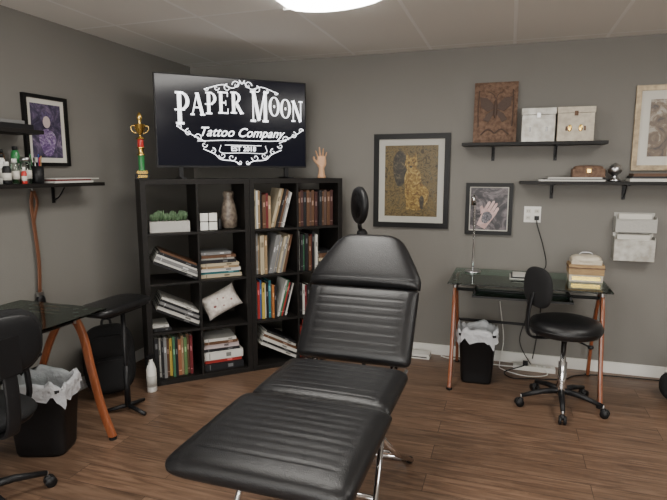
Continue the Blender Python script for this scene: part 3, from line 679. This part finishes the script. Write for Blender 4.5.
mb.sup((3.295,-.3,DZ+.15),(.098,.075,.03),'cream',3,24,10); mb.box((3.2,-.37,DZ+.12),(3.39,-.23,DZ+.15),'cream'); mb.tube(crv([(3.25,-.3,DZ+.178),(3.27,-.3,DZ+.195),(3.32,-.3,DZ+.195),(3.34,-.3,DZ+.178)],4),.004,'steel',6)
mb.done('jewellery_box_stack',bevel=.003)
mb=MB()
for i,(c,t) in enumerate([(WHT,.006),(BLK,.012),(WHT,.004)]):
    mb.box((2.80+.01*i,-.42,DZ+.0005+sum([.006,.012,.004][:i])),(3.06-.01*i,-.24,DZ+.0003+sum([.006,.012,.004][:i+1])),'col',c)
mb.done('notebook_stack')
# ------------------------------------------------------------------ rolling stools/chairs
def star(mb,cx,cy,R,rot,m='black',hub=.11):
    for k in range(5):
        a=math.radians(rot+72*k); d=Vector((math.cos(a),math.sin(a),0)); s=Vector((-d.y,d.x,0))
        c=Vector((cx,cy,0))
        mb.tube([c+d*.02+Vector((0,0,hub)),c+d*R*.5+Vector((0,0,hub-.008)),c+d*R+Vector((0,0,.072))],[.021,.018,.013],m,8)
        e=c+d*R
        mb.tube([e+Vector((0,0,.078)),e+Vector((0,0,.05))],.007,'steel',8)
        for sg in (-1,1):
            mb.tube([e+s*(sg*.006)+d*.012+Vector((0,0,.0262)),e+s*(sg*.022)+d*.012+Vector((0,0,.0262))],.026,m,16)
        mb.sup(e+d*.004+Vector((0,0,.042)),(.02,.02,.02),m,2,10,6)
def stool():
    mb=MB(); cx,cy=3.145,-.755; sz=.03
    star(mb,cx,cy,.25,-92,'black')
    mb.lathe([(.03,.085),(.035,.1),(.032,.15),(.026,.17),(.026,.3),(.018,.305),(.018,.46)],(cx,cy,0),'chrome',20)
    mb.lathe([(.03,.43+sz),(.1,.45+sz),(.11,.462+sz)],(cx,cy,0),'black',20)
    mb.lathe([(.185,.46+sz),(.205,.468+sz),(.218,.49+sz),(.218,.515+sz),(.205,.54+sz),(.165,.552+sz),(.08,.556+sz),(.001,.556+sz)],(cx,cy,0),'leather',44)
    mb.tube([(cx+.217*math.cos(a),cy+.217*math.sin(a),.502+sz) for a in [2*pi*i/40 for i in range(40)]],.005,'leather',6,closed=True)
    d=Vector((-.66,-.36,0)).normalized()
    c=Vector((cx,cy,0))
    mb.tube(crv([c+Vector((0,0,.478)),c+d*.15+Vector((0,0,.47)),c+d*.25+Vector((0,0,.50)),c+d*.26+Vector((0,0,.64)),c+d*.235+Vector((0,0,.77))],6),.011,'black',8,sq=(.018,.006))
    R=Matrix.Rotation(math.atan2(d.y,d.x),4,'Z').to_3x3()
    mb.sup(c+d*.205+Vector((0,0,.795)),(.03,.145,.125),'fabric',2.7,28,16,R=R,q=2.6)
    mb.tube([c+Vector((.02,0,.47)),c+Vector((.12,-.14,.46))],.006,'black',6); mb.sup(c+Vector((.13,-.155,.46)),(.018,.018,.012),'black')
    return mb.done('rolling_stool')
stool()
def task_chair():
    mb=MB(); cx,cy=.60,-2.72
    star(mb,cx,cy,.27,62,'black')
    mb.lathe([(.03,.085),(.035,.1),(.03,.16),(.022,.17),(.022,.40)],(cx,cy,0),'black',20)
    R=Matrix.Rotation(math.radians(-10),4,'Z').to_3x3()
    mb.box((cx-.09,cy-.08,.395),(cx+.09,cy+.08,.425),'black')
    mb.sup((cx,cy,.455),(.225,.225,.042),'fabric',3,32,12,R=R,q=2.5)
    mb.sup((cx,cy,.435),(.215,.215,.03),'black',3,32,10,R=R,q=3)
    b=Vector((cx+.235,cy-.03,0))
    mb.tube(crv([(cx,cy,.41),(cx+.2,cy-.02,.405),(cx+.27,cy-.03,.45),(cx+.28,cy-.03,.62),(cx+.255,cy-.03,.82)],6),.02,'black',10,sq=(.03,.008))
    mb.sup(b+Vector((.0,0,.80)),(.035,.18,.145),'fabric',2.8,32,18,R=R,q=2.7)
    mb.sup(b+Vector((.022,0,.80)),(.025,.16,.125),'black',2.8,28,14,R=R,q=2.7)
    mb.box((b.x+.035,b.y-.05,.68),(b.x+.055,b.y+.05,.84),'black')
    for s in (-1,1):
        y=cy+s*.26
        mb.tube(crv([(cx+.02,cy+s*.12,.41),(cx+.02,y,.42),(cx+.02,y+s*.012,.53),(cx+.01,y,.64)],6),.012,'black',8,sq=(.014,.008))
        mb.sup((cx-.0,y,.652),(.125,.032,.016),'black',3,24,8)
    return mb.done('office_chair')
task_chair()
# ------------------------------------------------------------------ bins
def bin_(name,cx,cy,w,d,h,rz,seed):
    mb=MB(); mb.T=T(cx,cy,0,rz); n=56
    def ring(s,z,p=5):
        out=[]
        for k in range(n):
            a=2*pi*k/n; f=lambda v: math.copysign(abs(v)**(2/p),v); out.append((w/2*s*f(math.cos(a)),d/2*s*f(math.sin(a)),z))
        return out
    def loft(rings,m,cap):
        vs=[v for r in rings for v in r]
        fs=[(i*n+k,i*n+(k+1)%n,(i+1)*n+(k+1)%n,(i+1)*n+k) for i in range(len(rings)-1) for k in range(n)]
        if cap: fs.append(tuple(range(n-1,-1,-1)))
        mb.add(vs,fs,m,True)
    loft([ring(.76,0),ring(.80,.02),ring(.96,h-.02),ring(1.02,h-.018),ring(1.02,h),ring(.95,h),ring(.78,.03)],'black',True)
    rs=[]
    rg=random.Random(seed); ph=[rg.random()*6 for _ in range(6)]
    for i,(s,z) in enumerate([(.80,h*.45),(.90,h-.03),(.93,h+.012),(.98,h+.03),(1.05,h+.012),(1.06,h-.015),(1.06,h-.04),(1.09,h-.065)]):
        r=ring(s,z,4); o=[]
        for k,(x,y,zz) in enumerate(r):
            a=2*pi*k/n; amp=[.0,.02,.03,.035,.02,.015,.02,.035][i]
            f=1+amp*(.6*math.sin(5*a+ph[0]+i*.4)+.6*math.sin(11*a+ph[1])+.6*math.sin(19*a+ph[4]+i))
            dz=[0,0,.01,.014,.01,.008,.012,.022][i]*(math.sin(4*a+ph[2])+.7*math.sin(9*a+ph[3])+.5*math.sin(17*a+ph[5]))
            o.append((x*f,y*f,zz+dz))
        rs.append(o)
    loft(rs,'liner',False)
    return mb.done(name)
bin_('waste_bin',2.60,-.46,.27,.22,.37,3,4)
bin_('waste_bin',.43,-2.20,.33,.25,.38,20,9)
# ------------------------------------------------------------------ cables + power strip
mb=MB(); mb.box((2.86,-.17,.0005),(3.16,-.11,.035),'white')
for i in range(5): mb.box((2.885+i*.052,-.158,.035),(2.92+i*.052,-.122,.037),'paper')
mb.box((2.93,-.16,.037),(2.965,-.12,.065),'black')
mb.tube(crv([(2.945,-.14,.06),(2.93,-.2,.05),(2.8,-.25,.006),(2.85,-.36,.006),(3.0,-.33,.006),(3.2,-.28,.006),(3.3,-.17,.006),(3.5,-.10,.006),(3.9,-.08,.006)],8),.005,'black',6)
mb.tube(crv([(2.86,-.14,.015),(2.74,-.12,.006),(2.4,-.09,.006),(2.3,-.05,.006)],8),.005,'white',6)
mb.tube(crv([(3.0,-.1,.01),(2.9,-.07,.2),(2.95,-.06,.45),(2.9,-.08,.6)],8),.004,'black',6)
mb.tube(crv([(3.05,-.14,.04),(3.1,-.22,.006),(2.95,-.29,.006),(2.78,-.2,.006),(2.76,-.13,.03),(2.78,-.05,.2),(2.74,-.05,.5)],8),.004,'white',6)
mb.done('power_strip',bevel=.002)
mb=MB(); mb.box((2.02,-.16,.0005),(2.22,-.06,.04),'white'); mb.box((2.04,-.161,.012),(2.2,-.16,.02),'black')
mb.tube(crv([(2.06,-.06,.02),(2.0,-.04,.006),(1.85,-.05,.006),(1.7,-.04,.006)],6),.004,'black',6)
mb.done('wifi_router',bevel=.004)
# ------------------------------------------------------------------ magnifying lamp
mb=MB(); cx_,cy_=1.93,-1.12
mb.lathe([(.15,0),(.155,.01),(.14,.03),(.03,.045)],(cx_,cy_,0),'black',28)
mb.tube(crv([(cx_,cy_,.03),(cx_,cy_,.5),(cx_,cy_,1.0),(cx_-.005,cy_,1.10)],5),.012,'black',10)
mb.tube([(cx_,cy_,1.08),(cx_-.02,cy_-.05,1.165),(cx_-.015,cy_-.07,1.20)],.013,'black',8)
mb.sup((cx_-.01,cy_-.03,1.12),(.034,.034,.034),'black')
R=Matrix.Rotation(math.radians(36),3,'Z')@Matrix.Rotation(math.radians(90),3,'Y')
c_=Vector((cx_-.015,cy_-.08,1.30))
mb.lathe([(.080,-.016),(.105,-.018),(.112,-.006),(.112,.012),(.1,.022),(.080,.02),(.080,-.016)],c_,'black',36,R=R)
mb.lathe([(.079,-.003),(.079,.003)],c_,'glass',30,R=R)
mb.done('magnifying_lamp')
# ------------------------------------------------------------------ arm rest table
mb=MB()
mb.sup((.50,-1.70,.69),(.13,.235,.028),'leather',5,32,10,q=4)
mb.box((.42,-1.85,.645),(.58,-1.55,.664),'black')
mb.tube([(.54,-1.68,.03),(.54,-1.68,.65)],.014,'black',12); mb.tube([(.54,-1.68,.03),(.54,-1.68,.3)],.019,'black',12)
for a in (-10,90,215):
    r=math.radians(a); mb.tube([(.54,-1.68,.04),(.54+.15*math.cos(r),-1.68+.15*math.sin(r),.013)],[.014,.012],'black',8)
mb.done('padded_arm_rest')
# ------------------------------------------------------------------ backpack
mb=MB(); mb.T=T(.26,-1.50,0,50)@Matrix.Rotation(math.radians(-6),4,'X')
mb.sup((0,0,.245),(.165,.085,.235),'fabric',3,32,22,q=3.2)
mb.sup((0,-.075,.155),(.13,.05,.12),'fabric',3,28,14,q=3); mb.sup((0,-.07,.34),(.125,.035,.08),'fabric',3,28,14,q=3)
for zz,ww,yy in ((.245,.115,-.115),(.40,.11,-.095)):
    mb.tube(crv([(-ww,yy+.035,zz-.03),(-ww*.8,yy+.01,zz+.005),(0,yy,zz+.01),(ww*.8,yy+.01,zz+.005),(ww,yy+.035,zz-.03)],6),.003,'black',6)
mb.tube(crv([(-.03,.03,.47),(-.02,.03,.51),(.02,.03,.51),(.03,.03,.47)],5),.008,'fabric',8)
for s in (-1,1): mb.tube(crv([(s*.06,.06,.44),(s*.09,.12,.36),(s*.1,.13,.2),(s*.11,.08,.06)],6),.012,'fabric',8,sq=(.022,.006))
mb.done('backpack')
# ------------------------------------------------------------------ left wall shelves + goods
def shelfL(name,y0,y1,z,d,brs):
    mb=MB(); mb.box((.001,y0,z-.022),(d,y1,z),'blackwood')
    for by in brs:
        mb.box((.001,by-.012,z-.13),(.006,by+.012,z-.0225),'black'); mb.tube(crv([(.008,by,z-.11),(.05,by,z-.09),(.1,by,z-.03)],5),.005,'black',6)
    mb.done(name,bevel=.0012)
shelfL('wall_shelf',-2.75,-1.40,1.432,.22,[-1.62,-2.3]); shelfL('wall_shelf',-2.75,-1.84,1.735,.2,[-2.05,-2.5])
z=1.4325
def jar(name,x,y,r,h,m,capm,capr=None,capz=.02):
    mb=MB(); mb.lathe([(r*.9,0),(r,.005),(r,h*.75),(r*.75,h*.86),(r*.6,h*.9)],(x,y,z),m,20); c=capr or r*.62
    mb.lathe([(c,h*.9),(c,h*.9+capz),(c*.8,h*.9+capz+.002)],(x,y,z),capm,18)
    mb.lathe([(r*1.01,h*.2),(r*1.01,h*.55)],(x,y,z),'paper',20); mb.done(name)
jar('green_soap_bottle',.075,-1.935,.024,.21,'green','black'); jar('ink_bottle',.16,-2.02,.022,.13,'clear','white'); jar('ink_bottle',.10,-2.05,.022,.16,'white','black')
jar('ink_bottle',.17,-2.08,.022,.11,'black','white'); jar('glass_jar',.1,-2.15,.038,.17,'clear','steel',.036); jar('glass_jar',.15,-1.94,.03,.14,'clear','steel',.028)
jar('ink_bottle',.185,-1.985,.014,.08,'redplast','white'); jar('ink_bottle',.055,-2.01,.02,.19,'amber','black')
mb=MB(); mb.lathe([(.035,0),(.038,.004),(.04,.1),(.036,.1),(.034,.01),(.001,.008)],(.13,-1.85,z),'black',20)
for i in range(7):
    a=i*.9; mb.tube([(.13+.015*math.cos(a),-1.85+.015*math.sin(a),z+.012),(.13+.03*math.cos(a),-1.85+.03*math.sin(a),z+.15+.01*(i%3))],.0035,['redplast','tan','blue','black','white','green','steel'][i],6)
mb.done('pencil_cup')
mb=MB(); zz=z
for (a,b_,t,c) in [(-1.79,-1.48,.012,WHT),(-1.78,-1.5,.01,MAR),(-1.785,-1.43,.006,WHT)]:
    mb.box((.03,a,zz),(.20,b_,zz+t),'col',c); zz+=t
mb.done('sketchbook_stack')
mb=MB(); x_=-2.24
for i,(t,h,c) in enumerate([(.03,.2,RED),(.025,.22,BLK),(.02,.18,WHT),(.03,.21,MAR),(.03,.2,TEA)]):
    mb.box((.02,x_-t,z),(.17,x_,z+h),'col',c); x_-=t+.002
mb.done('reference_books')
z=1.7355
mb=MB(); mb.box((.03,-2.12,z),(.17,-1.88,z+.03),'black'); mb.box((.04,-2.10,z+.03),(.15,-1.92,z+.05),'col',GRY); mb.done('flash_binder',bevel=.002)
mb=MB(); mb.tube([(.001,-1.80,1.405),(.03,-1.80,1.40),(.03,-1.80,1.385)],.005,'steel',6)
mb.tube(crv([(.03,-1.80,1.385),(.028,-1.812,1.3),(.024,-1.80,1.15),(.026,-1.79,.95),(.024,-1.80,.75)],6),.01,'brownleather',10,sq=(.012,.004))
mb.tube(crv([(.03,-1.79,1.385),(.034,-1.775,1.32),(.03,-1.79,1.25),(.024,-1.80,1.2)],6),.01,'brownleather',10,sq=(.010,.003))
mb.box((.015,-1.82,.73),(.035,-1.78,.76),'steel'); mb.sup((.028,-1.80,.70),(.02,.03,.04),'black',2.5)
mb.tube(crv([(.028,-1.80,.70),(.03,-1.83,.66),(.03,-1.86,.68),(.028,-1.83,.72)],6),.006,'black',6)
mb.done('leather_strap')
mb=MB(); zz=DZ
for (a,b_,t,c) in [(-2.55,-2.25,.014,BLK),(-2.52,-2.27,.008,WHT)]:
    mb.box((.16,a,zz+.0005),(.38,b_,zz+t),'col',c); zz+=t
mb.done('tablet_and_sketchpad')
mb=MB(); mb.sup((3.90,-.42,.095),(.12,.09,.095),'fabric',3,28,14,q=2.6)
mb.tube(crv([(3.84,-.42,.17),(3.86,-.42,.24),(3.94,-.42,.24),(3.96,-.42,.17)],6),.008,'fabric',8); mb.tube([(3.80,-.42,.186),(4.0,-.42,.186)],.004,'steel',6); mb.done('black_bag')
w=bpy.data.worlds.new('world'); bpy.context.scene.world=w; w.use_nodes=True; w.node_tree.nodes['Background'].inputs[0].default_value=(.5,.5,.5,1); w.node_tree.nodes['Background'].inputs[1].default_value=.3
